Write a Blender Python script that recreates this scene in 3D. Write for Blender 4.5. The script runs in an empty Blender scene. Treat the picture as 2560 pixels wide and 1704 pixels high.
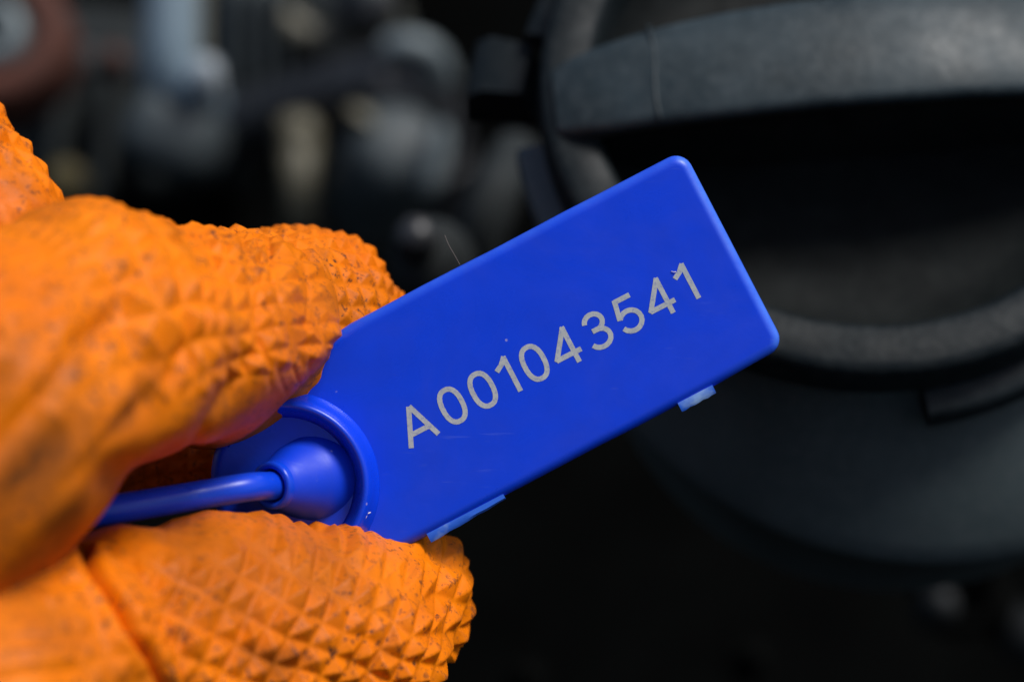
import bpy, bmesh, math, random
import numpy as np
from mathutils import Matrix, Vector

# ------------------------------------------------------------------ camera, sky, sun, exposure
random.seed(4); np.random.seed(4)
scene = bpy.context.scene
C = scene.collection
PITCH = math.radians(30)                 # the photographer looks down into the engine bay
RIG = Matrix.Translation((0, 0, 1.0)) @ Matrix.Rotation(-PITCH, 4, 'X')   # x right, y away from the viewer, z up the picture
DIST = 250.0                             # mm from lens to the seal

cam = bpy.data.cameras.new('camera')
cam.sensor_width = 36.0
cam.lens = 36.0 * DIST / 102.4
cam.clip_start, cam.clip_end = 0.005, 50
cam.dof.use_dof = True
cam.dof.focus_distance = (DIST + 0.2) / 1000
cam.dof.aperture_fstop = cam.lens / 6.8   # a 6 mm wide opening
cam.dof.aperture_blades = 0
cam_ob = bpy.data.objects.new('camera', cam)
C.objects.link(cam_ob)
cam_ob.matrix_world = RIG @ Matrix.Translation((0, -DIST / 1000, 0)) @ Matrix.Rotation(math.pi / 2, 4, 'X')
scene.camera = cam_ob

SUN_DIR_RIG = Vector((0.46, -0.47, 0.76)).normalized()      # towards the sun, in rig axes
sd = (RIG.to_3x3() @ SUN_DIR_RIG).normalized()
world = bpy.data.worlds.new('World'); scene.world = world; world.use_nodes = True
wn = world.node_tree.nodes; wl = world.node_tree.links
sky = wn.new('ShaderNodeTexSky'); sky.sky_type = 'NISHITA'; sky.sun_disc = False
sky.sun_elevation = math.asin(sd.z); sky.sun_rotation = math.atan2(sd.x, sd.y)
sky.air_density = 1.0; sky.dust_density = 3.0; sky.ozone_density = 1.0
wl.new(sky.outputs[0], wn['Background'].inputs[0]); wn['Background'].inputs[1].default_value = 0.08
sun = bpy.data.lights.new('sun', 'SUN'); sun.energy = 2.4; sun.angle = math.radians(18); sun.color = (1.0, 0.985, 0.955)
sun_ob = bpy.data.objects.new('sun', sun); C.objects.link(sun_ob)
sun_ob.rotation_euler = sd.to_track_quat('Z', 'Y').to_euler(); sun_ob.location = (0, 0, 3)

vs = scene.view_settings
vs.view_transform = 'Standard'; vs.look = 'None'; vs.gamma = 1.0; vs.exposure = 0.31; vs.use_curve_mapping = False
scene.render.engine = 'CYCLES'
scene.cycles.use_denoising = True
scene.cycles.max_bounces = 6

# ------------------------------------------------------------------ helpers (lengths in mm, rig axes)
def P(px, py, y=0.0):
    """point seen at pixel (px,py) of the 2560x1704 photograph, y mm behind the seal's face"""
    k = (DIST + y) / DIST / 25.0
    return np.array(((px - 1280) * k, y, (852 - py) * k))
def RR(rpx, y): return rpx / 25.0 * (DIST + y) / DIST

def empty(name, base, label=None, cat=None, group=None):
    o = bpy.data.objects.new(name, None); C.objects.link(o)
    o.empty_display_size = 0.01
    o.matrix_world = RIG @ Matrix.Translation(Vector(base) / 1000)
    o['base'] = [float(b) for b in base]
    tag(o, label, cat, group)
    return o
def tag(o, label=None, cat=None, group=None, kind=None):
    if label: o['label'] = label
    if cat: o['category'] = cat
    if group: o['group'] = group
    if kind: o['kind'] = kind
    return o
def root_base(o):
    while o is not None:
        if 'base' in o: return np.array(o['base'][:])
        o = o.parent
    return np.zeros(3)
def mesh(name, V, F, mat, parent=None, smooth=True, base=None):
    """one mesh object; V in rig mm"""
    V = np.asarray(V, dtype=float)
    if parent is not None: b = root_base(parent)
    else: b = V.mean(0) if base is None else np.asarray(base, float)
    me = bpy.data.meshes.new(name)
    me.from_pydata(((V - b) / 1000).tolist(), [], [tuple(int(i) for i in f) for f in F])
    me.materials.append(mat)
    if smooth: me.polygons.foreach_set('use_smooth', [True] * len(me.polygons))
    me.update()
    o = bpy.data.objects.new(name, me); C.objects.link(o)
    if parent is not None: o.parent = parent
    else: o.matrix_world = RIG @ Matrix.Translation(Vector(b) / 1000)
    return o
def sharp(o, deg=35):
    o.data.set_sharp_from_angle(angle=math.radians(deg)); return o
def basis(n, hint=(0, 0, 1)):
    n = np.asarray(n, float); n /= np.linalg.norm(n)
    h = np.asarray(hint, float)
    if abs(n @ h) > .98: h = np.array((1., 0, 0))
    u = np.cross(h, n); u /= np.linalg.norm(u)
    return u, np.cross(n, u), n
def lathe(profile, center, axis, seg=64, a0=0, a1=360, wob=None, hint=(0, 0, 1)):
    """profile [(r,h)], h along axis; closed all round, or an arc with end caps"""
    u, v, n = basis(axis, hint); c = np.asarray(center, float)
    full = abs(a1 - a0) >= 360
    ns = seg if full else seg + 1
    V = []; F = []; m = len(profile)
    for i in range(ns):
        t = math.radians(a0 + (a1 - a0) * i / seg)
        d = u * math.cos(t) + v * math.sin(t)
        for j, (r, h) in enumerate(profile):
            V.append(c + d * r + n * h)
    for i in range(seg):
        k = (i + 1) % ns
        for j in range(m - 1):
            F.append((i * m + j, k * m + j, k * m + j + 1, i * m + j + 1))
        if not full: F.append((i * m + m - 1, k * m + m - 1, k * m, i * m))
    if not full:
        F.append(tuple(range(m))); F.append(tuple(range((ns - 1) * m, ns * m))[::-1])
    return V, F
def tube(path, r, seg=20, cap=True):
    path = [np.asarray(p, float) for p in path]
    rs = r if hasattr(r, '__len__') else [r] * len(path)
    V = []; F = []; prev = None
    for i, p in enumerate(path):
        t = path[min(i + 1, len(path) - 1)] - path[max(i - 1, 0)]; t /= np.linalg.norm(t)
        if prev is None: u, v, _ = basis(t)
        else:
            u = prev - t * (prev @ t); u /= np.linalg.norm(u); v = np.cross(t, u)
        prev = u
        for k in range(seg):
            a = 2 * math.pi * k / seg
            V.append(p + rs[i] * (u * math.cos(a) + v * math.sin(a)))
    for i in range(len(path) - 1):
        for k in range(seg):
            F.append((i * seg + k, i * seg + (k + 1) % seg, (i + 1) * seg + (k + 1) % seg, (i + 1) * seg + k))
    if cap:
        F.append(tuple(range(seg))[::-1]); F.append(tuple(range((len(path) - 1) * seg, len(path) * seg)))
    return V, F
def spline(pts, n=10):
    pts = [np.asarray(p, float) for p in pts]
    q = [2 * pts[0] - pts[1]] + pts + [2 * pts[-1] - pts[-2]]
    out = []
    for i in range(1, len(q) - 2):
        for k in range(n):
            t = k / n
            a, b, c, d = q[i - 1], q[i], q[i + 1], q[i + 2]
            out.append(.5 * ((2 * b) + (c - a) * t + (2 * a - 5 * b + 4 * c - d) * t * t + (3 * b - a - 3 * c + d) * t ** 3))
    out.append(pts[-1]); return out
def rbox(center, size, rot=None, bev=1.0, seg=3):
    """bevelled box"""
    bm = bmesh.new(); bmesh.ops.create_cube(bm, size=1.0)
    bmesh.ops.scale(bm, vec=size, verts=bm.verts)
    bmesh.ops.bevel(bm, geom=bm.edges[:], offset=bev, segments=seg, profile=.5, affect='EDGES')
    M = Matrix.Translation(Vector(center)) @ (rot.to_4x4() if rot else Matrix())
    bm.transform(M)
    V = [tuple(v.co) for v in bm.verts]; F = [[v.index for v in f.verts] for f in bm.faces]
    bm.free(); return V, F

# ------------------------------------------------------------------ materials
class N:
    def __init__(s, name):
        s.m = bpy.data.materials.new(name); s.m.use_nodes = True
        s.t = s.m.node_tree; s.b = s.t.nodes['Principled BSDF']
        s.co = s.t.nodes.new('ShaderNodeTexCoord')
    def link(s, a, b): s.t.links.new(a, b)
    def noise(s, scale, detail=4, rough=.55, vec=None, dist=0):
        n = s.t.nodes.new('ShaderNodeTexNoise'); n.inputs['Scale'].default_value = scale
        n.inputs['Detail'].default_value = detail; n.inputs['Roughness'].default_value = rough
        n.inputs['Distortion'].default_value = dist
        s.link(vec or s.co.outputs['Object'], n.inputs['Vector']); return n.outputs['Fac']
    def voronoi(s, scale, vec=None):
        n = s.t.nodes.new('ShaderNodeTexVoronoi'); n.inputs['Scale'].default_value = scale
        s.link(vec or s.co.outputs['Object'], n.inputs['Vector']); return n
    def ramp(s, fac, a, b, va=0., vb=1.):
        n = s.t.nodes.new('ShaderNodeMapRange'); n.inputs[1].default_value = a; n.inputs[2].default_value = b
        n.inputs[3].default_value = va; n.inputs[4].default_value = vb; n.clamp = True
        s.link(fac, n.inputs[0]); return n.outputs[0]
    def mul(s, a, b, op='MULTIPLY'):
        n = s.t.nodes.new('ShaderNodeMath'); n.operation = op
        for i, x in enumerate((a, b)):
            if hasattr(x, 'default_value'): s.link(x, n.inputs[i])
            else: n.inputs[i].default_value = x
        return n.outputs[0]
    def mix(s, fac, a, b):
        n = s.t.nodes.new('ShaderNodeMix'); n.data_type = 'RGBA'
        for k, x in ((0, fac), (6, a), (7, b)):
            if hasattr(x, 'default_value'): s.link(x, n.inputs[k])
            else: n.inputs[k].default_value = x if k == 0 else (*x, 1)
        return n.outputs[2]
    def attr(s, name):
        n = s.t.nodes.new('ShaderNodeAttribute'); n.attribute_name = name; return n.outputs['Fac']
    def bump(s, h, strength, dist):
        n = s.t.nodes.new('ShaderNodeBump'); n.inputs['Strength'].default_value = strength
        n.inputs['Distance'].default_value = dist; s.link(h, n.inputs['Height'])
        s.link(n.outputs[0], s.b.inputs['Normal'])
    def set(s, **k):
        names = dict(color='Base Color', rough='Roughness', spec='Specular IOR Level', metal='Metallic', coat='Coat Weight',
                     sss='Subsurface Weight', sss_r='Subsurface Radius', sss_s='Subsurface Scale', sheen='Sheen Weight')
        for a, v in k.items():
            i = s.b.inputs[names[a]]
            if hasattr(v, 'default_value'): s.link(v, i)
            elif a == 'color': i.default_value = (*v, 1)
            else: i.default_value = v
        return s

def mat_worn(name, col, col2, scale=60, rough=.5, spec=.5, metal=0., fine=900, bump=.15, dust=.25, dustcol=(.16, .16, .155)):
    n = N(name)
    a = n.ramp(n.noise(scale, 6, .6), .35, .7)
    c = n.mix(a, col, col2)
    f = n.ramp(n.noise(fine, 4, .7), .45, .8, 0, dust)
    c = n.mix(f, c, dustcol)
    n.set(color=c, rough=n.ramp(n.noise(scale * 2.3, 4), .3, .7, rough - .1, rough + .12), spec=spec, metal=metal)
    n.bump(n.noise(fine * 1.4, 3), bump, .0002)
    return n.m

def blue_plastic(name, col, rough=.42, specks=True, pale=None, dens=.58):
    n = N(name)
    v = n.ramp(n.noise(220, 5), .3, .75)
    c = n.mix(v, col, tuple(x * .88 for x in col))
    if specks:
        vo = n.voronoi(420)
        s = n.ramp(vo.outputs['Distance'], .035, .075, 1, 0)
        s = n.mul(s, n.ramp(n.noise(260, 2), dens, dens + .08))
        c = n.mix(n.mul(s, .75), c, (.45, .42, .6))
    mp = n.t.nodes.new('ShaderNodeMapping'); mp.inputs['Rotation'].default_value = (0, .6, 0); mp.inputs['Scale'].default_value = (.12, 1, 1)
    n.link(n.co.outputs['Object'], mp.inputs[0])
    scr = n.ramp(n.noise(1900, 2, .5, mp.outputs[0], .4), .66, .74)
    scr = n.mul(scr, n.ramp(n.noise(90, 3), .5, .65))
    smud = n.ramp(n.noise(110, 5, .65, dist=.8), .35, .7)
    c = n.mix(n.mul(scr, .10), c, (.25, .35, .8))
    c = n.mix(n.mul(smud, .10), c, (.02, .04, .35))
    if pale: c = n.mix(n.ramp(n.noise(200, 4, .6), .52, .7), c, pale)
    c = n.mix(n.mul(n.attr('glow_whitening'), n.ramp(n.noise(420, 5, .7), .25, .7, .45, .95)), c, (.10, .29, .88))  # pale blue painted in for the glow along the plate's edges
    n.set(color=c, rough=n.ramp(smud, 0, 1, rough - .08, rough + .14), spec=.4)
    hh = n.mul(n.noise(2600, 3), n.mul(n.noise(160, 2), 4.), 'ADD')
    n.bump(hh, .07, .0001)
    return n.m
M = {}
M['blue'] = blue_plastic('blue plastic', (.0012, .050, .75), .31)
M['blue_matt'] = blue_plastic('matt blue plastic', (.0012, .050, .75), .5, True, None, .44)
M['blue_collar'] = blue_plastic('glossy blue plastic', (.0012, .050, .75), .27, True, None, .46)
M['blue_strap'] = blue_plastic('blue strap plastic', (.004, .062, .74), .3, False)
M['blue_pale'] = blue_plastic('pale blue plastic with painted glints', (.035, .17, .86), .16, False, (.32, .52, .9))  # whitish patches in the colour stand for highlights on the edge stubs

n = N('pale laser marking')
c = n.mix(n.ramp(n.noise(900, 5, .7), .38, .68), (.47, .50, .495), (.37, .40, .41))
c = n.mix(n.ramp(n.noise(330, 3), .69, .76), c, (.12, .1, .1))
c = n.mix(n.mul(n.ramp(n.noise(2600, 3, .8), .52, .64), .45), c, (.10, .14, .45))
n.set(color=c, rough=.6, spec=.25); M['mark'] = n.m

n = N('orange nitrile rubber')
big = n.noise(70, 5, .6)
c = n.mix(n.ramp(big, .3, .7), (.88, .215, .001), (.74, .155, .001))
film = n.mul(n.ramp(n.noise(38, 7, .68, dist=.8), .44, .72), .68)
c = n.mix(film, c, (.36, .092, .006))
smear = n.mul(n.ramp(n.noise(150, 6, .7, dist=1.2), .56, .74), .5)
c = n.mix(smear, c, (.20, .055, .008))
grit = n.mul(n.ramp(n.noise(1150, 4, .75), .55, .63), n.ramp(n.noise(110, 4), .38, .62, .15, 1.))
c = n.mix(grit, c, (.07, .028, .018))
tipd = n.mul(n.mul(n.attr('tip'), n.ramp(n.noise(300, 4, .7), .48, .66)), .62)
c = n.mix(tipd, c, (.09, .036, .028))
soot_shade_f = n.ramp(n.mul(n.attr('soot_shade'), n.ramp(n.noise(130, 7, .72, dist=1.), .25, .75, .25, 1.35)), .10, .9, 0, .9)
c = n.mix(soot_shade_f, c, (.10, .034, .010))  # brown for both the smeared dirt and the painted shade
n.set(color=c, rough=n.ramp(n.noise(800, 4), .3, .7, .42, .62), spec=.15)
n.bump(n.noise(2200, 4, .65), .35, .00012)
M['glove'] = n.m

M['cap'] = mat_worn('dusty black plastic', (.0042, .0072, .0088), (.008, .0125, .015), 90, .52, .18, dust=.14, bump=.3, fine=700, dustcol=(.09, .098, .098))
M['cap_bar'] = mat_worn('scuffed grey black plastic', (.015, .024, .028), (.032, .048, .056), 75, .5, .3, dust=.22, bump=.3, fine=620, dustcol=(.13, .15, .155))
M['cap_in'] = mat_worn('recess plastic with painted shade', (.004, .0052, .0056), (.009, .0115, .012), 60, .6, .1, dust=.4, fine=320, dustcol=(.022, .025, .024))  # base colour lowered to hold the shadow inside the recess
M['neck'] = mat_worn('matt black neck plastic', (.03, .042, .045), (.07, .093, .097), 18, .48, .45, dust=.2)
M['flange'] = mat_worn('flange plastic with painted light', (.034, .05, .06), (.055, .075, .088), 60, .45, .35, dust=.15)  # colour lightened so the left tab shows although it sits in shade
M['rubber'] = mat_worn('black rubber', (.012, .013, .016), (.02, .022, .026), 60, .38, .55)
M['steel'] = mat_worn('dull steel', (.13, .16, .17), (.20, .235, .245), 60, .45, .5, .3)
M['bright'] = mat_worn('bright zinc', (.45, .5, .54), (.55, .6, .62), 60, .35, .5, .3)
M['alu'] = mat_worn('blue grey cast aluminium', (.17, .235, .28), (.25, .32, .37), 50, .5, .5, .2)
M['rust'] = mat_worn('red brown rust', (.10, .032, .02), (.06, .025, .018), 70, .7, .2)
M['olive'] = mat_worn('olive grey zinc', (.12, .11, .075), (.08, .075, .055), 60, .5, .4)
M['yellow'] = mat_worn('dirty yellow plastic', (.16, .125, .035), (.09, .07, .03), 60, .5, .4)
M['dim'] = mat_worn('grimy grey metal', (.046, .060, .066), (.027, .036, .040), 50, .6, .4)
M['shade'] = mat_worn('oily dark metal', (.007, .008, .0085), (.013, .0145, .015), 50, .6, .25, dust=.05)
M['block'] = mat_worn('grimy cast iron', (.024, .029, .03), (.012, .0145, .015), 30, .7, .2, dust=.05)
M['dark'] = mat_worn('dark metal with painted shade', (.0012, .0013, .0012), (.003, .0033, .003), 30, .85, .02, dust=.01)  # near-black colour carries the shade of the deep engine bay

# ------------------------------------------------------------------ setting: the dark back of the engine bay
def wall(name, pts, mat):
    V = [np.asarray(p, float) for p in pts]
    n_ = 24; GV = []; GF = []
    for i in range(n_ + 1):
        for j in range(n_ + 1):
            s, t = i / n_, j / n_
            p = (V[0] * (1 - s) + V[1] * s) * (1 - t) + (V[3] * (1 - s) + V[2] * s) * t
            p = p + np.array((0, 6 * math.sin(s * 31 + 2 * math.sin(t * 9)) * math.cos(t * 17), 0))
            GV.append(p)
    for i in range(n_):
        for j in range(n_):
            a = i * (n_ + 1) + j; GF.append((a, a + n_ + 1, a + n_ + 2, a + 1))
    o = mesh(name, GV, GF, mat); o['kind'] = 'structure'; return o
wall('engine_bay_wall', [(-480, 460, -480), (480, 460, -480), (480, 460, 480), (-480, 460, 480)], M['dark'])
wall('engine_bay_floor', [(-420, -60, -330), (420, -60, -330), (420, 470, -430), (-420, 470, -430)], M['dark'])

# ------------------------------------------------------------------ filler cap with a bar handle (right)
TILT = math.radians(25)
capC = P(2150, 200, 45)
capN = np.array((0, -math.cos(TILT), math.sin(TILT)))
ROLL = math.radians(5.0)
u0 = np.array((1., 0, 0)); v0 = np.cross(capN, u0) * 1.0
if v0[2] < 0: v0 = -v0
capU = u0 * math.cos(ROLL) + v0 * math.sin(ROLL); capV = -u0 * math.sin(ROLL) + v0 * math.cos(ROLL)
def K(u, v, h): return capC + capU * u + capV * v + capN * h
cap = empty('filler_closure', K(0, 0, -12), 'big round black plastic filler cap with bar handle behind the blue seal', 'cap')
def klathe(prof, seg=96, a0=0, a1=360):
    V = []; F = []; m = len(prof); full = a1 - a0 >= 360; ns = seg if full else seg + 1
    for i in range(ns):
        t = math.radians(a0 + (a1 - a0) * i / seg)
        for (r, h) in prof: V.append(K(r * math.cos(t), r * math.sin(t), h))
    for i in range(seg):
        k = (i + 1) % ns
        for j in range(m - 1): F.append((i * m + j, k * m + j, k * m + j + 1, i * m + j + 1))
        if not full: F.append((i * m + m - 1, k * m + m - 1, k * m, i * m))
    if not full:
        F.append(tuple(range(m))); F.append(tuple(range((ns - 1) * m, ns * m))[::-1])
    return V, F
sharp(mesh('rim', *klathe([(30.6, -12), (31.4, -1.2), (31.8, -.4), (32.6, 0), (36.4, 0), (37.3, -.3), (37.8, -1.1), (37.9, -5.5), (36.5, -6.0)]), M['cap'], cap), 50)
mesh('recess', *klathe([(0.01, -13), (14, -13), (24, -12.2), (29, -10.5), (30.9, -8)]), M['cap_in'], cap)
# bar handle: lofted along u; front face, rounded shoulders, flanks dropping into the recess
bV = []; bF = []; st = []
for i in range(41):
    u = -36.2 + 72.4 * i / 40
    a = 1 - (u / 36.2) ** 2
    e = min(1, (36.2 - abs(u)) / 7)
    h = .5 + 7.2 * a ** .8
    vt = 4.6 + 2.9 * a ** .6; vb = -4.4 - 2.6 * a ** .6
    lo = -13 + 11 * (1 - e)
    bulge = .35 * a
    th = 3.2 + 2.5 * (1 - e)
    st.append([(0, h - th), (vb + 1.6, h - th), (vb + .5, h - th * .8), (vb, h - 1.0), (vb + .35, h - .3), (vb + 1.1, h), (vb * .4, h + bulge), (0, h + bulge * 1.2), (vt * .5, h + bulge), (vt - 1.3, h - .1),
               (vt - .4, h - .5), (vt, h - 1.3), (vt - .5, h - th * .8), (vt - 1.6, h - th)])
    for (v, hh) in st[-1]: bV.append(K(u, v, hh))
m = 14
for i in range(40):
    for j in range(m): bF.append((i * m + j, (i + 1) * m + j, (i + 1) * m + (j + 1) % m, i * m + (j + 1) % m))
bF.append(tuple(range(m))); bF.append(tuple(range(40 * m, 41 * m))[::-1])
sharp(mesh('handle', bV, bF, M['cap_bar'], cap), 50)
wV = []; wF = []
for i in range(25):
    u = -30 + 60 * i / 24
    a = 1 - (u / 36.2) ** 2; h = .5 + 7.2 * a ** .8
    for (v, hh) in ((-3.4, -13), (-3.0, h - 2.6), (3.0, h - 2.6), (3.4, -13)): wV.append(K(u, v, hh))
for i in range(24):
    for j in range(3): wF.append((i * 4 + j, i * 4 + 4 + j, i * 4 + 5 + j, i * 4 + 1 + j))
sharp(mesh('handle_web', wV, wF, M['cap_in'], cap), 40)  # web under the handle shares the recess's painted shade
# moulded cross seam on the handle
for us in (-24.6, 24.6):
    a = 1 - (us / 36.2) ** 2; h = .5 + 7.2 * a ** .8
    vv = np.linspace(-6.2, 6.6, 12)
    mesh('seam', *tube([K(us + .25 * math.sin(v * .5), v, h - .02 + .3 * a * (1 - (v / 7) ** 2)) for v in vv], .2, 8), M['cap_bar'], cap)
for (a0, a1) in ((183, 205), (274, 352), (15, 80), (100, 160)):
    sharp(mesh('locking_tab', *klathe([(36.9, -6.3), (40.2, -6.3), (40.9, -7), (40.9, -9.6), (36.9, -9.6)], 30, a0, a1), M['flange'] if a0 == 183 else M['cap'], cap), 50)  # left tab alone gets the lightened plastic, against its shade
sharp(mesh('stop_tab', *klathe([(40, -9), (45, -9), (47, -11), (47, -17), (38, -17)], 10, 160, 170), M['cap'], cap), 50)
neck = empty('filler_neck', K(0, 0, -60), 'wide flared black neck beneath the round filler cap', 'neck')
nw = klathe([(33, -6.8), (36.0, -6.8), (36.2, -8), (36.8, -10.2), (39, -14.5), (42, -19.2), (44.6, -22.9), (45.6, -24.6), (46, -25.8), (45.6, -27), (43, -28.5), (40, -30), (38, -58)])
off = [0, 0, .06, .15, .4, .75, .95, 1, 1, 1, 1, 1, 1]
nwV = [v + (capU * 9.0 - capV * 6.0) * off[i % 13] for i, v in enumerate(nw[0])]
sharp(mesh('neck_wall', nwV, nw[1], M['neck'], neck), 60)

# ------------------------------------------------------------------ out-of-focus engine parts (left and below)
def fac(d): return RR(1, d)           # mm per photo pixel at depth d
CAMW = (0, -1, .25)                  # roughly towards the viewer
# rusty flange, top left
d = 270; k = fac(d); c0 = P(-18, 85, d)
o = empty('pipe_flange', c0, 'rust red round pipe flange at the top left edge', 'flange')
mesh('flange_ring', *lathe([(95 * k, -6), (100 * k, 1), (118 * k, 3.5), (165 * k, 3.5), (188 * k, 1.5), (195 * k, -4), (195 * k, -14)], c0, CAMW), M['rust'], o)
mesh('grey_bush', *lathe([(34 * k, -8), (36 * k, 2), (46 * k, 4), (78 * k, 4), (92 * k, 1), (95 * k, -8)], c0, CAMW), M['steel'], o)
mesh('centre_hole', *lathe([(.01, -6), (36 * k, -6), (40 * k, -12)], c0, CAMW), M['dark'], o)
# brown bracket bar
d = 290; k = fac(d)
o = empty('bracket_bar', P(230, 150, d), 'dim brown bracket bar between the rusty flange and pale bracket', 'bracket')
mesh('bar', *rbox(P(215, 155, d), (240 * k, 8, 72 * k), None, 2), M['dim'], o)
mesh('bolt', *lathe([(.01, 4), (22 * k, 4), (30 * k, 1), (30 * k, -6)], P(285, 150, d - 6), CAMW, 24), M['rust'], o)
# pale bracket post with bright bolt
d = 260; k = fac(d)
o = empty('cast_bracket', P(430, 420, d), 'blue grey cast bracket with a bright bolt', 'bracket')
mesh('post', *tube(spline([P(425, -120, d), P(428, 20, d), P(425, 150, d), P(435, 260, d + 4)], 8), [72 * k] * 25, 24), M['alu'], o)
mesh('post_edge', *rbox(P(505, 60, d + 6), (26 * k, 8, 260 * k), None, 1.2), M['olive'], o)
mesh('lug', *lathe([(.01, 5), (52 * k, 5), (60 * k, 2), (62 * k, -10)], P(490, 215, d - 2), CAMW, 32), M['alu'], o)
b_ = mesh('bolt', *lathe([(.01, 6), (30 * k, 5), (40 * k, 2), (42 * k, -3)], P(512, 202, d - 8), (.2, -1, .6), 24), M['bright'], o)
mesh('foot', *rbox(P(440, 345, d + 8), (240 * k, 30, 190 * k), Matrix.Rotation(.35, 3, 'Y'), 6, 4), M['dim'], o)
# grey casing behind
d = 335; k = fac(d)
o = empty('ribbed_casing', P(620, 260, d), 'dark grey ribbed casing between the pale bracket and the hose', 'casing')
mesh('body', *rbox(P(640, 100, d), (190 * k, 30, 330 * k), None, 6, 4), M['dim'], o)
for q in range(4):
    mesh('rib', *rbox(P(570 + q * 46, 100, d - 17), (12 * k, 6, 300 * k), None, 1), M['dim'], o)
# lower left casing, very dark
d = 355; k = fac(d)
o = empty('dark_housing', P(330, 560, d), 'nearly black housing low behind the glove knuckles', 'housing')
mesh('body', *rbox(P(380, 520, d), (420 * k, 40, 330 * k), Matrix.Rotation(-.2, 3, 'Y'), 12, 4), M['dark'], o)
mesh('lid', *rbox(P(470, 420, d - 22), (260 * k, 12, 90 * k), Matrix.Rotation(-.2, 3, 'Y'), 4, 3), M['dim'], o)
d = 280; k = fac(d)
o = empty('yellow_plug', P(165, 470, d), 'dirty yellow round plug above the glove knuckle', 'plug')
mesh('cap', *lathe([(.01, 5), (36 * k, 5), (48 * k, 2), (50 * k, -8)], P(172, 455, d), CAMW, 28), M['yellow'], o)
mesh('collar', *lathe([(50 * k, -4), (62 * k, -4), (64 * k, -10)], P(172, 455, d), CAMW, 28), M['dim'], o)
d = 300; k = fac(d)
o = empty('side_post', P(45, 340, d), 'dim grey pin at the left edge above the glove', 'pin')
mesh('shaft', *tube([P(40, 240, d), P(48, 470, d)], 36 * k, 20), M['dim'], o)
mesh('head', *lathe([(.01, 4), (40 * k, 4), (48 * k, 0), (48 * k, -6)], P(40, 285, d - 6), CAMW, 24), M['dim'], o)
# elbow hose
d = 295; k = fac(d)
o = empty('elbow_hose', P(1090, 480, d), 'black rubber elbow hose with a pale shine on its bend', 'hose')
hp = spline([P(560, 330, d + 20), P(760, 270, d + 6), P(930, 215, d - 4), P(1045, 235, d - 2), P(1085, 370, d + 8), P(1080, 560, d + 25)], 10)
mesh('hose', *tube(hp, 92 * k, 28), M['rubber'], o)
for tpos, nm in ((22, 'clamp'), (42, 'clamp')):
    t = hp[tpos + 1] - hp[tpos - 1]
    mesh(nm, *lathe([(92 * k, -3), (97 * k, -3), (98 * k, 0), (97 * k, 3), (92 * k, 3)], hp[tpos], t, 32), M['rubber'], o)
mesh('painted_shine', *tube(spline([P(965, 122, d - 12), P(1030, 112, d - 14), P(1085, 140, d - 12), P(1112, 200, d - 8)], 6), [34 * k] * 19, 18), M['steel'], o)  # pale tube added in place of the sky shine on the bend
d = 320; k = fac(d)
o = empty('tan_bracket', P(820, 90, d), 'olive tan bracket strip above the elbow hose', 'bracket')
mesh('strip', *tube(spline([P(700, 40, d), P(780, 95, d), P(860, 110, d), P(930, 80, d), P(990, 10, d)], 6), [36 * k] * 25, 16), M['olive'], o)
mesh('disc', *lathe([(.01, 4), (60 * k, 4), (80 * k, 1), (82 * k, -8)], P(905, -12, d - 14), CAMW, 32), M['rubber'], o)
mesh('disc_core', *lathe([(.01, 5), (34 * k, 5), (40 * k, 3)], P(905, -25, d - 15), CAMW, 24), M['dim'], o)
# round knob
d = 280; k = fac(d)
o = empty('round_knob', P(990, 480, d), 'grey round knob below the bend of the elbow hose', 'knob')
mesh('face', *lathe([(.01, 8), (60 * k, 8), (100 * k, 6.5), (128 * k, 2), (136 * k, -6), (136 * k, -26)], P(985, 385, d), (.25, -1, .35)), M['dim'], o)
mesh('side_lug', *rbox(P(905, 300, d - 4), (90 * k, 10, 60 * k), Matrix.Rotation(.6, 3, 'Y'), 3), M['olive'], o)
mesh('grip', *rbox(P(1085, 400, d - 8), (66 * k, 10, 190 * k), Matrix.Rotation(.25, 3, 'Y'), 4), M['steel'], o)
# post
d = 290; k = fac(d)
o = empty('olive_post', P(750, 575, d), 'short olive grey upright post left of the round knob', 'post')
mesh('shaft', *tube([P(745, 330, d), P(752, 575, d)], 44 * k, 24), M['olive'], o)
mesh('top_nut', *lathe([(.01, 4), (40 * k, 4), (56 * k, 2), (58 * k, -6)], P(745, 335, d), (0, -.5, 1), 6), M['olive'], o)
d = 340; k = fac(d)
o = empty('engine_block', P(600, 500, d), 'big dark grey engine block filling the blurred upper left background', 'engine')
mesh('casting', *rbox(P(420, 260, d + 15), (760 * k, 40, 460 * k), Matrix.Rotation(.08, 3, 'Y'), 14, 4), M['block'], o)
mesh('cover', *rbox(P(880, 200, d), (330 * k, 40, 520 * k), Matrix.Rotation(-.12, 3, 'Y'), 14, 4), M['block'], o)
for q in range(5):
    mesh('rib', *rbox(P(150 + q * 120, 330, d - 12), (30 * k, 14, 300 * k), Matrix.Rotation(.08, 3, 'Y'), 4), M['block'], o)
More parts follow.
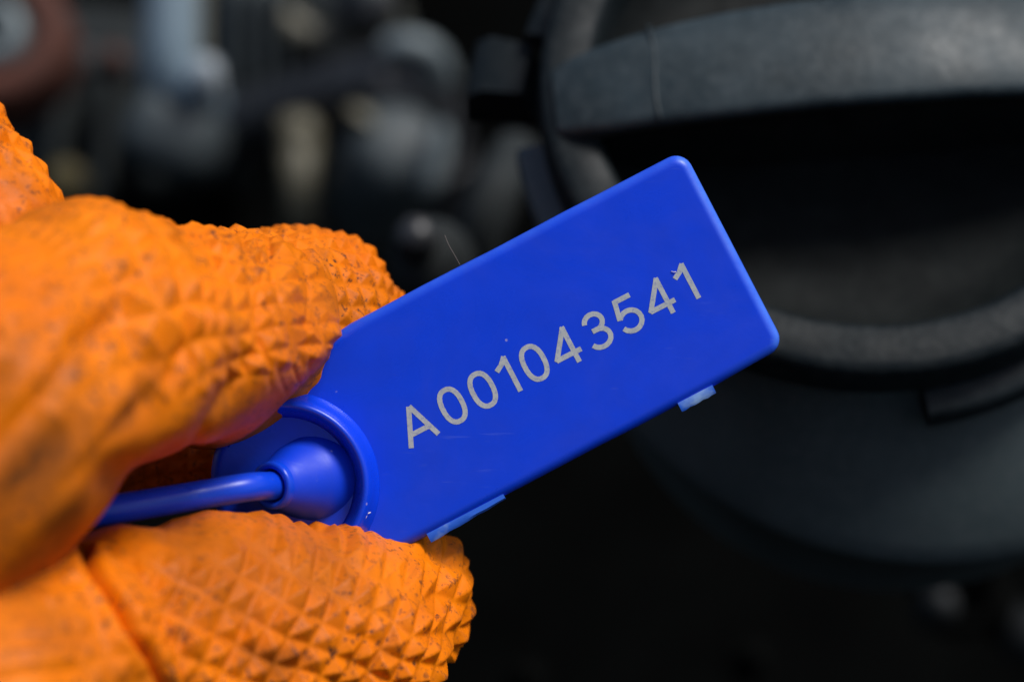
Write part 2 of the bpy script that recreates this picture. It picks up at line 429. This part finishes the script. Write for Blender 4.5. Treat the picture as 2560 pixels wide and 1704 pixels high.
# blue-grey block near the seal's top edge
d = 120; k = fac(d)
o = empty('sensor_block', P(1090, 720, d), 'slate grey block behind the upper edge of the blue seal', 'block')
mesh('body', *rbox(P(1085, 660, d), (210 * k, 26, 220 * k), Matrix.Rotation(-.3, 3, 'Y'), 6, 4), M['block'], o)
mesh('plug', *lathe([(.01, 4), (40 * k, 4), (52 * k, 1), (54 * k, -6)], P(1040, 600, d - 14), CAMW, 24), M['rubber'], o)
d = 145; k = fac(d)
o = empty('curved_pipe', P(1240, 520, d), 'dark grey pipe curving down between knob and filler cap', 'pipe')
mesh('pipe', *tube(spline([P(1290, 380, d + 10), P(1240, 480, d), P(1200, 600, d), P(1190, 760, d + 10)], 8), 62 * k, 22), M['block'], o)
mesh('ferrule', *lathe([(62 * k, -4), (68 * k, -3), (68 * k, 3), (62 * k, 4)], P(1222, 530, d), P(1240, 480, d) - P(1200, 600, d), 28), M['shade'], o)
# hose clip bottom right
d = 190; k = fac(d)
o = empty('drain_bolt', P(2345, 1520, d), 'grey bolt with dark round eyelet at the lower right', 'bolt')
mesh('head', *lathe([(.01, 6), (34 * k, 5.5), (46 * k, 2), (48 * k, -8)], P(2345, 1515, d - 4), CAMW, 28), M['shade'], o)
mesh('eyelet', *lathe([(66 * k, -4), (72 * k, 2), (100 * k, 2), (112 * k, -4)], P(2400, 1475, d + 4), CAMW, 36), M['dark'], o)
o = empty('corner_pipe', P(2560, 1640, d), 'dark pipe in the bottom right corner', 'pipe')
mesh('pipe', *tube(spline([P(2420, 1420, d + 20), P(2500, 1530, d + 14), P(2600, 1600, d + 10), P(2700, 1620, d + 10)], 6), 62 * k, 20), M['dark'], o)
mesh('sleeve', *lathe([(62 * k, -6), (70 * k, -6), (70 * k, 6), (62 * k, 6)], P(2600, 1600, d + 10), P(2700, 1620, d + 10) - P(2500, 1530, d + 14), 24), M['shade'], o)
o = empty('small_stud', P(1322, 1690, d), 'small grey stud at the bottom edge right of the glove', 'stud')
mesh('head', *lathe([(.01, 5), (24 * k, 4), (34 * k, 1), (36 * k, -8)], P(1318, 1695, d), CAMW, 24), M['dark'], o)
mesh('washer', *lathe([(36 * k, -4), (56 * k, -4), (58 * k, -6)], P(1318, 1695, d), CAMW, 28), M['dark'], o)
o = empty('dark_stud', P(1885, 1650, d), 'faint dark stud beneath the flared neck', 'stud')
mesh('head', *lathe([(.01, 5), (24 * k, 4), (34 * k, 1), (36 * k, -8)], P(1882, 1645, d), CAMW, 6), M['dark'], o)
mesh('washer', *lathe([(36 * k, -4), (60 * k, -4), (62 * k, -6)], P(1882, 1645, d), CAMW, 28), M['dark'], o)

# ------------------------------------------------------------------ the blue security seal
TA = math.radians(27.5)
TU = np.array((math.cos(TA), 0, math.sin(TA))); TV = np.array((-math.sin(TA), 0, math.cos(TA)))
TO = P(1302, 977, 0)
def T(u, v, y=0.0): return TO + TU * (u / 25.0) + TV * (v / 25.0) + np.array((0, y, 0))      # u,v in photo pixels along the plate
RC = (-631, 62)                                             # centre of the round collar
seal = empty('security_seal', T(*RC), 'blue plastic security seal marked A001043541 held in the orange glove', 'seal')
def arc(cx, cy, r, a0, a1, n_=10): return [(cx + r * math.cos(math.radians(a0 + (a1 - a0) * i / n_)), cy + r * math.sin(math.radians(a0 + (a1 - a0) * i / n_))) for i in range(n_ + 1)]
U1, V0, V1 = 641, -214, 348
rc = 44
outl = arc(U1 - rc, V0 + rc + 6, rc, -80, 0, 8) + arc(U1 - rc, V1 - rc, rc, 0, 90, 8)
outl += [(400 - 100 * i, V1 + .9 * math.sin(i * 1.7)) for i in range(8)]
outl += arc(RC[0] + 40, RC[1], 262, 78, 112, 8) + arc(RC[0] + 40, RC[1], 225, 130, 230, 16) + arc(RC[0] + 40, RC[1], 262, 248, 282, 8)
outl += [(-440 + 0, V0 - 0)] + [(-330 + 110 * i, V0 + .9 * math.sin(i * 2.1)) for i in range(8)]
def offset(poly, dd):
    n_ = len(poly); out = []
    for i in range(n_):
        a = np.array(poly[i - 1]); b = np.array(poly[i]); c = np.array(poly[(i + 1) % n_])
        e1 = (b - a) / np.linalg.norm(b - a); e2 = (c - b) / np.linalg.norm(c - b)
        nn = np.array((-e1[1] - e2[1], e1[0] + e2[0])); nn /= np.linalg.norm(nn)
        out.append(b + nn * dd / max(.5, nn @ np.array((-e1[1], e1[0]))))
    return out
levels = [(34, 0)] + [(27 * (1 - math.sin(math.radians(t))), 1.0 * (1 - math.cos(math.radians(t)))) for t in (0, 8, 17, 27, 38, 50, 62, 75, 90)] + [(0, 1.8), (3, 2.2), (8, 2.3)]
pV = []; pF = []; nO = len(outl)
for (ins, y) in levels:
    for q in offset(outl, ins): pV.append(T(q[0], q[1], y))
for l in range(len(levels) - 1):
    for i in range(nO):
        j = (i + 1) % nO
        pF.append((l * nO + i, l * nO + j, (l + 1) * nO + j, (l + 1) * nO + i))
pF.append(tuple(range(nO))); pF.append(tuple(range((len(levels) - 1) * nO, len(levels) * nO))[::-1])
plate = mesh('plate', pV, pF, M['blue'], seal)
wv = np.zeros(len(pV))  # right and top bevels painted pale for edge glow; lower corner is whitened flash
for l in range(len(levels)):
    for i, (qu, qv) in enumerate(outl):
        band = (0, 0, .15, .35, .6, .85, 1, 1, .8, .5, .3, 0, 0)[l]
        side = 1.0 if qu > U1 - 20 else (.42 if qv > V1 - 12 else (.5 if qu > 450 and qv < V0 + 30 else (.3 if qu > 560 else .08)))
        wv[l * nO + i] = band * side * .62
at = plate.data.attributes.new('glow_whitening', 'FLOAT', 'POINT'); at.data.foreach_set('value', wv.astype(np.float32))
sharp(plate, 60)
FR = (0, -1, 0)
cc = T(*RC, 0)
collar = mesh('collar_ring', *lathe([(9.55, -.15), (9.35, .12), (9.15, .5), (8.95, 1.05), (8.8, 1.7), (8.6, 2.35), (8.35, 2.75), (8.05, 2.8), (7.75, 2.5), (7.4, 1.6), (7.1, .4), (6.75, -.1)], cc, FR, 110, -112, 146), M['blue_collar'], seal)
ca_ = np.array((-.54, -.84, -.08)); ca_ /= np.linalg.norm(ca_)
cb_ = cc + np.array((1.7, .6, .62))
cone = mesh('socket_cone', *lathe([(4.9, -2.2), (4.5, -.6), (4.25, .3), (4.05, .6), (3.85, .95), (3.6, 1.55), (3.3, 2.25), (3.0, 2.95), (2.78, 3.55), (2.6, 3.95), (2.48, 4.2), (2.42, 4.5), (2.38, 4.6), (1.9, 4.6)], cb_, ca_, 96), M['blue_matt'], seal)
mesh('boss', *lathe([(2.42, 4.3), (2.42, 5.0), (2.34, 5.25), (2.15, 5.36), (1.85, 5.32), (1.7, 5.15), (1.66, 4.8), (1.62, 2.2), (.01, 2.2)], cb_, ca_, 64), M['blue_strap'], cone)
h0 = cb_ + ca_ * 2.4; h1 = cb_ + ca_ * 5.2
sp = spline([h0, h1, P(620, 1217, -7.2), P(500, 1237, -9.2), P(400, 1254, -11), P(270, 1275, -13.8), P(120, 1302, -16), P(-100, 1345, -17)], 10)
mesh('strap', *tube(sp, 1.42, 32), M['blue_strap'], seal)
# gate remnants along the lower edge
def remnant(u0_, u1_, dv0, dv1, ya, yb, sub=8):
    V = []; F = []
    for i in range(sub + 1):
        t = i / sub; u = u0_ + (u1_ - u0_) * t; w = dv0 + (dv1 - dv0) * t + (1.2 * math.sin(i * 2.3))
        for (v, y) in ((V0 + 6, ya), (V0 - w * .55, ya + .05), (V0 - w, ya + .32), (V0 - w, yb), (V0 + 6, yb)): V.append(T(u, v, y))
    for i in range(sub):
        for j in range(5): F.append((i * 5 + j, (i + 1) * 5 + j, (i + 1) * 5 + (j + 1) % 5, i * 5 + (j + 1) % 5))
    F.append(tuple(range(5))); F.append(tuple(range(sub * 5, sub * 5 + 5))[::-1]); return V, F
for a in ((-374, -158, 19, 9, .25, 1.5), (334, 432, 19, 17, .2, 1.3)):
    sharp(mesh('gate_remnant', *remnant(*a), M['blue_pale'], seal), 40)
# marking: flat strokes 0.03 mm proud of the face
def ribbon(lines, w):
    V = []; F = []
    for li, L in enumerate(lines):
        L = [np.array(p, float) for p in L]; closed = np.allclose(L[0], L[-1]) and len(L) > 3
        y = -.022 - .003 * li
        base_i = len(V); n_ = len(L)
        for i, p in enumerate(L):
            if closed:
                a = L[i - 1] if i else L[-2]; b = L[i + 1] if i < n_ - 1 else L[1]
                e1 = p - a; e2 = b - p
            else:
                e1 = p - L[i - 1] if i else L[1] - p
                e2 = L[i + 1] - p if i < n_ - 1 else e1
            e1 = e1 / np.linalg.norm(e1); e2 = e2 / np.linalg.norm(e2)
            nn = np.array((-e1[1] - e2[1], e1[0] + e2[0])); nn /= np.linalg.norm(nn)
            k_ = w / 2 / max(.45, nn @ np.array((-e1[1], e1[0])))
            jit = .35 * math.sin(i * 2.9 + li)
            V += [T(*(p + nn * (k_ + jit)), y), T(*(p - nn * (k_ - jit * .5)), y)]
        for i in range(n_ - 1):
            a = base_i + 2 * i; F.append((a, a + 1, a + 3, a + 2))
    return V, F
H = 90.5
def el(cx, cy, rx, ry, a0, a1, n_=22): return [(cx + rx * math.cos(math.radians(a0 + (a1 - a0) * i / n_)), cy + ry * math.sin(math.radians(a0 + (a1 - a0) * i / n_))) for i in range(n_ + 1)]
def sup(cx, cy, rx, ry, n_=44, e=2.35):
    out = []
    for i in range(n_ + 1):
        a = 2 * math.pi * i / n_; c, s = math.cos(a), math.sin(a)
        out.append((cx + rx * math.copysign(abs(c) ** (2 / e), c), cy + ry * math.copysign(abs(s) ** (2 / e), s)))
    out[-1] = out[0]; return out
SW = 12.8
def glyph(ch):
    if ch == 'A': return [[(-38, 0), (4, 95)], [(39, 0), (5, 95)], [(-25, 29), (26, 29)]]
    if ch == '0': return [sup(0, 47, 26, 43)]
    if ch == '1': return [[(0, 0), (0, 97)], [(-31, 70), (-14, 80), (2, 96)]]
    if ch == '4': return [[(0, -3), (0, 95)], [(2, 94), (-47, 27), (-46, 25.5)], [(-50, 24.5), (19, 24.5)]]
    if ch == '3':
        return [el(1, 68.5, 23, 20.5, 172, -82), el(-1, 26, 27, 23, 92, -158), [(-12, 48.5), (4, 48.5)]]
    if ch == '5':
        return [[(25, 88), (-19, 88)], [(-16, 93), (-26, 41)], el(-1, 29, 27.5, 26, 150, -158, 30)]
GL = [('A', -270.6), ('0', -168.3), ('0', -82.9), ('1', 0), ('0', 62.5), ('4', 164), ('3', 239), ('5', 327), ('4', 428.5), ('1', 502)]
for ch, u in GL:
    ls = [[(x + u, y) for (x, y) in L] for L in glyph(ch)]
    o = mesh('letter' if ch == 'A' else 'digit', *ribbon(ls, SW), M['mark'], seal, smooth=False)
    o['label'] = 'pale grey %s %s' % ('letter' if ch == 'A' else 'digit', ch)

# ------------------------------------------------------------------ gloved hand: smooth union of limbs, then a moulded pyramid grip
def node(px, py, y, rpx): return (*P(px, py, y), RR(rpx, y))
CH = {
 'index': [node(-360, 1230, -34, 480), node(-70, 1065, -30, 465), node(205, 878, -23, 358), node(430, 862, -13, 284), node(575, 858, -4, 284)],
 'indextip': [node(560, 850, 4, 270), node(735, 855, 15.5, 285)],
 'ring': [node(-330, 290, -6, 240), node(-170, 460, -6, 232), node(-40, 610, -6, 226)],
 'inner': [node(-60, 1230, 16, 190), node(300, 1160, 17, 120), node(600, 1135, 14, 75)],
 'thumb': [node(330, 1625, -17, 315), node(560, 1605, -9, 308), node(800, 1612, -2, 288), node(985, 1495, 8, 200)],
 'palm': [node(-420, 1850, -36, 480), node(-150, 1790, -32, 420), node(130, 1690, -25, 330)],
 'web': [node(-700, 1450, -12, 420), node(-330, 1380, -8, 330)],
}
def smin(a, b, k):
    h = np.clip(.5 + .5 * (b - a) / k, 0, 1); return b + (a - b) * h - k * h * (1 - h)
def smax(a, b, k): return -smin(-a, -b, k)
def cone_seg(p, a, b):
    pa = p - np.array(a[:3], p.dtype); ba = np.array(b[:3]) - np.array(a[:3])
    t = np.clip((pa @ ba.astype(p.dtype)) / (ba @ ba), 0, 1)
    t = t * t * (3 - 2 * t) * .35 + t * .65
    r = a[3] + (b[3] - a[3]) * t
    return np.sqrt(((pa - t[..., None] * ba.astype(p.dtype)) ** 2).sum(-1)) - r
def chain(p, nodes):
    d = cone_seg(p, nodes[0], nodes[1])
    for a, b in zip(nodes[1:-1], nodes[2:]): d = smin(d, cone_seg(p, a, b), 2.5)
    return d
cutn = np.array((.75, 0, -.66)); cutn = cutn / np.linalg.norm(cutn)
cutd = float(cutn @ P(745, 985, 0))
def parts_sdf(p):
    D = {k: chain(p, v) for k, v in CH.items()}
    D['index'] = smax(D['index'], p @ cutn.astype(p.dtype) - cutd, 1.8)
    c2 = np.array((.72, 0, -.695)); D['index'] = smax(D['index'], smin(p @ c2.astype(p.dtype) - float(c2 @ P(262, 1300, -24)), -31 - p[..., 0], 2.), 4.0)
    c3 = np.array((.363, -.05, -.93)); D['index'] = smax(D['index'], smin(p @ c3.astype(p.dtype) - float(c3 @ P(500, 1130, -6)), p[..., 0] + 35, 2.), 2.0)
    return D
def total(D):
    d = smin(D['index'], D['indextip'], .8)
    d = smin(d, D['ring'], .5); d = smin(d, D['inner'], .5)
    t = smin(D['thumb'], D['palm'], .7)
    d = smin(d, smin(t, D['web'], 6), .6)
    return d
def lump(p):
    x, y, z = p[..., 0], p[..., 1], p[..., 2]
    return (.35 * np.sin(x * .33 + 1.3 * np.sin(z * .21)) * np.cos(z * .37 + .8 * np.sin(y * .3 + 1)) + .22 * np.sin(x * .61 - z * .5 + y * .4))
def sdf(p): return total(parts_sdf(p)) + lump(p)
def nets(lo, hi, h, f):
    ax = [np.arange(lo[i], hi[i] + h * .5, h, dtype=np.float32) for i in range(3)]
    F = np.empty([len(a) for a in ax], np.float32)
    yy, zz = np.meshgrid(ax[1], ax[2], indexing='ij')
    for s in range(0, len(ax[0]), 16):
        xs = ax[0][s:s + 16]
        p = np.empty((len(xs), *yy.shape, 3), np.float32)
        p[..., 0] = xs[:, None, None]; p[..., 1] = yy; p[..., 2] = zz
        F[s:s + 16] = f(p)
    for i in range(3):
        sl = [slice(None)] * 3
        for e in (0, -1):
            sl[i] = e; F[tuple(sl)] = np.maximum(F[tuple(sl)], .05)
    S = F < 0
    n3 = [m_ - 1 for m_ in F.shape]
    cnt = np.zeros(n3, np.int8)
    for dx in (0, 1):
        for dy in (0, 1):
            for dz in (0, 1): cnt += S[dx:dx + n3[0], dy:dy + n3[1], dz:dz + n3[2]]
    act = np.argwhere((cnt > 0) & (cnt < 8))
    idx = np.full(n3, -1, np.int32); idx[tuple(act.T)] = np.arange(len(act))
    acc = np.zeros((len(act), 3)); num = np.zeros(len(act))
    cor = [(i, j, k) for i in (0, 1) for j in (0, 1) for k in (0, 1)]
    val = {c: F[act[:, 0] + c[0], act[:, 1] + c[1], act[:, 2] + c[2]] for c in cor}
    for a in cor:
        for i in range(3):
            if a[i] == 0:
                b = tuple(1 if j == i else a[j] for j in range(3))
                va, vb = val[a], val[b]; m_ = (va < 0) != (vb < 0)
                t = np.where(m_, va / np.where(m_, va - vb, 1), 0)
                q = np.array(a, float)[None] + t[:, None] * (np.array(b) - np.array(a))[None]
                acc[m_] += q[m_]; num[m_] += 1
    V = np.array(lo)[None] + (act + acc / num[:, None]) * h
    Q = []
    for i in range(3):
        j, k = (i + 1) % 3, (i + 2) % 3
        sa = [slice(None)] * 3; sb = [slice(None)] * 3
        sa[i] = slice(0, -1); sb[i] = slice(1, None)
        A, B = S[tuple(sa)], S[tuple(sb)]
        e = np.argwhere(A != B)
        e = e[(e[:, j] > 0) & (e[:, k] > 0) & (e[:, j] < F.shape[j] - 1) & (e[:, k] < F.shape[k] - 1)]
        def g(dj, dk):
            c = e.copy(); c[:, j] -= dj; c[:, k] -= dk; return idx[tuple(c.T)]
        quad = np.stack([g(1, 1), g(0, 1), g(0, 0), g(1, 0)], 1)
        flip = ~A[tuple(e.T)]
        quad[flip] = quad[flip][:, ::-1]
        Q.append(quad)
    return V, np.concatenate(Q)
def subdivide(V, Q):
    E = np.concatenate([Q[:, [i, (i + 1) % 4]] for i in range(4)]); E.sort(1)
    key = E[:, 0].astype(np.int64) * len(V) + E[:, 1]
    uq, inv = np.unique(key, return_inverse=True)
    ev = (V[uq // len(V)] + V[uq % len(V)]) / 2
    fv = V[Q].mean(1)
    nV = len(V); nE = len(uq); nQ = len(Q)
    em = inv.reshape(4, nQ).T + nV
    f = np.arange(nQ) + nV + nE
    out = np.concatenate([np.stack([Q[:, i], em[:, i], f, em[:, (i + 3) % 4]], 1) for i in range(4)])
    return np.concatenate([V, ev, fv]), out
def grad(p, f, e=.05):
    g = np.stack([f(p + np.eye(3)[i] * e) - f(p - np.eye(3)[i] * e) for i in range(3)], -1)
    return g / np.maximum(np.linalg.norm(g, axis=-1, keepdims=True), 1e-6)
LO, HI, HH = (-64., -52., -46.), (1., 30., 27.), .38
gV, gQ = nets(LO, HI, HH, sdf)
inside = np.all((gV > np.array(LO) + .9) & (gV < np.array(HI) - .9), axis=1)
for _ in range(2):
    g = grad(gV, sdf); gV = np.where(inside[:, None], gV - g * np.clip(sdf(gV), -.2, .2)[:, None], gV)
gV, gQ = subdivide(gV, gQ)
inside = np.all((gV > np.array(LO) + .9) & (gV < np.array(HI) - .9), axis=1)
D = parts_sdf(gV); tot = total(D)
nrm = grad(gV, sdf)
gV = np.where(inside[:, None], gV - nrm * np.clip(sdf(gV), -.2, .2)[:, None], gV)
# pyramid grip
names = list(CH); stack = np.stack([D[k] for k in names]); own = stack.argmin(0)
gi = [[0, 1], [2], [3], [4, 5, 6]]
gs = np.sort(np.stack([stack[q].min(0) for q in gi]), 0); second = gs[1] - gs[0]
disp = np.zeros(len(gV)); tip = np.zeros(len(gV))
def vnoise(x, y, s):
    return np.sin(x * s + 1.7 * np.sin(y * s * .83 + .4)) * np.cos(y * s * 1.13 + 1.1 * np.sin(x * s * .71))
def hash2(i, j, s=0): return np.modf(np.abs(np.sin(i * 127.1 + j * 311.7 + s) * 43758.5453))[0]
SETTINGS = dict(index=(2.3, .3, 1.0), indextip=(2.35, .2, .9), ring=(3.0, .3, .9), inner=(2.3, .1, .5), thumb=(2.5, -.52, 1.2), palm=(2.9, .2, .45), web=(2.5, 0, .4))
for ci, nm in enumerate(names):
    sel = np.where(own == ci)[0]
    if not len(sel): continue
    p = gV[sel]; nodes = CH[nm]
    best = np.full(len(sel), 1e9); su = np.zeros(len(sel)); sv = np.zeros(len(sel)); L0 = 0
    rref = np.mean([q[3] for q in nodes])
    for a, b in zip(nodes[:-1], nodes[1:]):
        A = np.array(a[:3]); B = np.array(b[:3]); L = np.linalg.norm(B - A); ax = (B - A) / L
        up = np.array((0, 0, 1.)); up -= ax * (up @ ax); up /= np.linalg.norm(up); sd_ = np.cross(ax, up)
        s = (p - A) @ ax
        sc = np.clip(s, 0 if a is not nodes[0] else -1e3, L if b is not nodes[-1] else 1e3)
        w = p - (A + np.clip(s, 0, L)[:, None] * ax)
        dd = np.linalg.norm(w, axis=1) - (a[3] + (b[3] - a[3]) * np.clip(s / L, 0, 1))
        m_ = dd < best
        best[m_] = dd[m_]; su[m_] = (L0 + sc)[m_]; sv[m_] = (np.arctan2(w @ sd_, w @ up) * rref)[m_]
        L0 += L
    if nm == 'index':           # unroll about the finger's run across the palm so the grip stays even round the bent joint
        xs = [q[0] for q in nodes]
        cy = np.interp(p[:, 0], xs, [q[1] for q in nodes]); cz = np.interp(p[:, 0], xs, [q[2] for q in nodes])
        wb = np.clip((p[:, 0] + 29) / 5, 0, 1)
        su = p[:, 0] + .2 * (1 - wb) * (p[:, 1] - cy); th = np.arctan2(p[:, 1] - cy, p[:, 2] - cz) * 12.5
        sv = th * (1 - wb) + wb * (-19.6 + 1.1 * (p[:, 2] - cz))
    if nm == 'thumb':           # the pad's grip runs straight across the pressed thumb
        su = p[:, 0] + .15 * p[:, 1]; sv = 1.12 * p[:, 2] - .25 * p[:, 1]
    pitch, rot, hgt = SETTINGS[nm]
    su2 = su + .3 * vnoise(su, sv, .4) + .1 * vnoise(sv, su, .9); sv2 = sv + .3 * vnoise(sv, su, .37)
    cr, sr = math.cos(rot), math.sin(rot)
    a = (su2 * cr + sv2 * sr) / pitch; b = (-su2 * sr + sv2 * cr) / pitch
    b = b + .12 * a
    i, j = np.floor(a), np.floor(b); fa = a - i - .5; fb = b - j - .5
    ca = .16 * (hash2(i, j, 1) - .5); cb = .16 * (hash2(i, j, 2) - .5)
    m1 = np.maximum(np.where(fa < ca, (ca - fa) / (.5 + ca), (fa - ca) / (.5 - ca)), np.where(fb < cb, (cb - fb) / (.5 + cb), (fb - cb) / (.5 - cb)))
    pyr = np.clip(1.0 - 1.10 * m1, 0, .93)
    hv = hgt * (.62 + .38 * hash2(i, j, 3)) * (.82 + .28 * vnoise(su, sv, .22))
    msk = np.clip(second[sel] / 1.4, 0, 1)
    nz = nrm[sel, 2]; x_, y_, z_ = p.T
    if nm in ('index', 'indextip'): msk = msk * np.clip((nz + .62) / .35, .06, 1)
    if nm == 'ring': msk = msk * np.clip(1.25 - 1.2 * np.abs(nrm[sel, 1]), .08, 1)
    if nm == 'thumb':
        pxx = x_ * 25 * DIST / (DIST + y_) + 1280
        worn = np.clip((nz - .55) / .3, 0, 1) * np.clip((760 - pxx) / 160, 0, 1)
        msk = msk * (1 - .85 * worn)
    disp[sel] = pyr * hv * msk
    r1 = np.abs(np.abs(fa - ca) - np.abs(fb - cb))
    tip[sel] = np.clip(np.clip(1 - r1 / .09, 0, 1) * np.clip(pyr * 1.6, 0, 1) + np.clip((pyr - .7) / .2, 0, 1), 0, 1) * msk
    if nm == 'index':
        pq = 852 - z_ * 25 * DIST / (DIST + y_); pxq = x_ * 25 * DIST / (DIST + y_) + 1280
        disp[sel] *= 1 - .9 * np.clip((pq - 900 - .25 * (700 - pxq)) / 50, 0, 1)
    if nm == 'index': disp[sel] *= .55 + .45 * np.clip((x_ + 37) / 4, 0, 1)
    if nm == 'index':          # fine stretch creases across the fingertip
        pxx = x_ * 25 * DIST / (DIST + y_) + 1280; pyy = 852 - z_ * 25 * DIST / (DIST + y_)
        for cx, sl, amp in ((640, .16, .28), (668, .20, .2), (700, .24, .25), (765, .02, .18), (600, .35, .14)):
            dx = (pxx - (cx + (pyy - 750) * sl + 7 * np.sin(pyy * .03 + cx)))
            fade = np.clip((pyy - 560) / 60, 0, 1) * np.clip((1010 - pyy) / 120, 0, 1)
            disp[sel] -= amp * np.exp(-(dx / 5.5) ** 2) * fade
        # broad folds where the glove bunches at the bent joint
        for cx, cy, sl, amp, wd in ((455, 760, .05, .55, 22), (330, 1040, -.9, .5, 26), (130, 960, -.8, .8, 34), (545, 1020, -.62, .6, 20)):
            dx = (pxx - (cx + (pyy - cy) * sl)) / math.sqrt(1 + sl * sl)
            fade = np.exp(-(((pyy - cy) / 190) ** 4))
            disp[sel] -= amp * np.exp(-(dx / wd) ** 2) * fade
pxx = gV[:, 0] * 25 * DIST / (DIST + gV[:, 1]) + 1280; pyy = 852 - gV[:, 2] * 25 * DIST / (DIST + gV[:, 1])
tp = (own == names.index('thumb')) | (own == names.index('palm'))
cx = np.interp(pyy, [1380, 1440, 1500, 1580, 1640, 1720], [212, 240, 285, 330, 372, 415])     # the crease at the root of the thumb
dx = pxx - cx
disp = np.where(tp & (pyy > 1360), disp * np.clip(np.abs(dx) / 40, .1, 1) - 1.5 * np.exp(-(dx / 13) ** 2) + .5 * np.exp(-((dx - 34) / 22) ** 2) + .35 * np.exp(-((dx + 36) / 26) ** 2), disp)
gV = gV + nrm * np.where(inside, disp, 0)[:, None]
soot_shade = np.zeros(len(gV))  # dirt smears plus painted shade that deepens the glove's lower left
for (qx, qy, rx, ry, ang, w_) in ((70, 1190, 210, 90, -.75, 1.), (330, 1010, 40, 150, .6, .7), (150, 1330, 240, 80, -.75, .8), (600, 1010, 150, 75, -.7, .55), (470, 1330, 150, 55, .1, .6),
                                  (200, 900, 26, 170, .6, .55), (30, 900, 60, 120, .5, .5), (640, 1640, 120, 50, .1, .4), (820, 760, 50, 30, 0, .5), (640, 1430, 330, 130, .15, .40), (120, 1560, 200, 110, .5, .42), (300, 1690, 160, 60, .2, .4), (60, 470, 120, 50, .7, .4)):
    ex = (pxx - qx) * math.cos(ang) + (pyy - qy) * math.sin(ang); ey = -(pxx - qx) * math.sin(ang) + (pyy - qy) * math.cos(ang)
    soot_shade = np.maximum(soot_shade, w_ * np.exp(-(ex / rx) ** 2 - (ey / ry) ** 2))
hand = empty('gloved_hand', P(-500, 1500, -15), 'hand in an orange diamond grip rubber glove pinching the blue seal', 'hand')
b = root_base(hand)
me = bpy.data.meshes.new('glove')
me.vertices.add(len(gV)); me.vertices.foreach_set('co', ((gV - b) / 1000).astype(np.float32).ravel())
me.loops.add(len(gQ) * 4); me.loops.foreach_set('vertex_index', gQ.astype(np.int32).ravel())
me.polygons.add(len(gQ)); me.polygons.foreach_set('loop_start', np.arange(0, len(gQ) * 4, 4, dtype=np.int32))
me.update(calc_edges=True)
me.polygons.foreach_set('use_smooth', np.ones(len(gQ), bool))
at = me.attributes.new('tip', 'FLOAT', 'POINT'); at.data.foreach_set('value', tip.astype(np.float32))
at = me.attributes.new('soot_shade', 'FLOAT', 'POINT'); at.data.foreach_set('value', soot_shade.astype(np.float32))
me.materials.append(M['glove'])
glove = bpy.data.objects.new('glove', me); C.objects.link(glove); glove.parent = hand
print('GLOVE', len(gV), len(gQ))
# the wrist and cuff beyond the picture's edge
def wrist(p):
    ns = [(-72, -12, -24, 17), (-86, -10, -30, 27), (-112, -6, -42, 30), (-140, -4, -52, 33)]
    return np.maximum(chain(p, ns) + lump(p), -140 - p[..., 0])
wV, wQ = nets((-143., -50., -95.), (-30., 40., 15.), 1.6, wrist)
mesh('cuff', wV, wQ, M['glove'], hand)

# ------------------------------------------------------------------ lint caught on the seal
n = N('lint'); n.set(color=(.16, .14, .13), rough=.8); M['lint'] = n.m
n = N('pale lint'); n.set(color=(.75, .7, .68), rough=.8); M['lint_pale'] = n.m
def lint(pts, rr, mat, label):
    o = mesh('lint_fibre', *tube(spline(pts, 8), rr, 6), mat); tag(o, label, 'lint', 'lint fibres caught on the seal')
lint([P(1150, 662, .6), P(1138, 640, .9), P(1122, 612, 1.4), P(1112, 588, 2.2)], .022, M['lint'], 'thin dark fibre sticking up from the seal upper edge')
lint([P(905, 1302, -1.6), P(914, 1294, -1.9), P(918, 1284, -1.8), P(926, 1280, -1.5)], .06, M['lint_pale'], 'short curled pale fibre on the round collar of the seal')
lint([P(1678, 678, -.06), P(1686, 680, -.12), P(1690, 679, -.06)], .04, M['lint_pale'], 'tiny pale crumb beside the final digit on the seal')
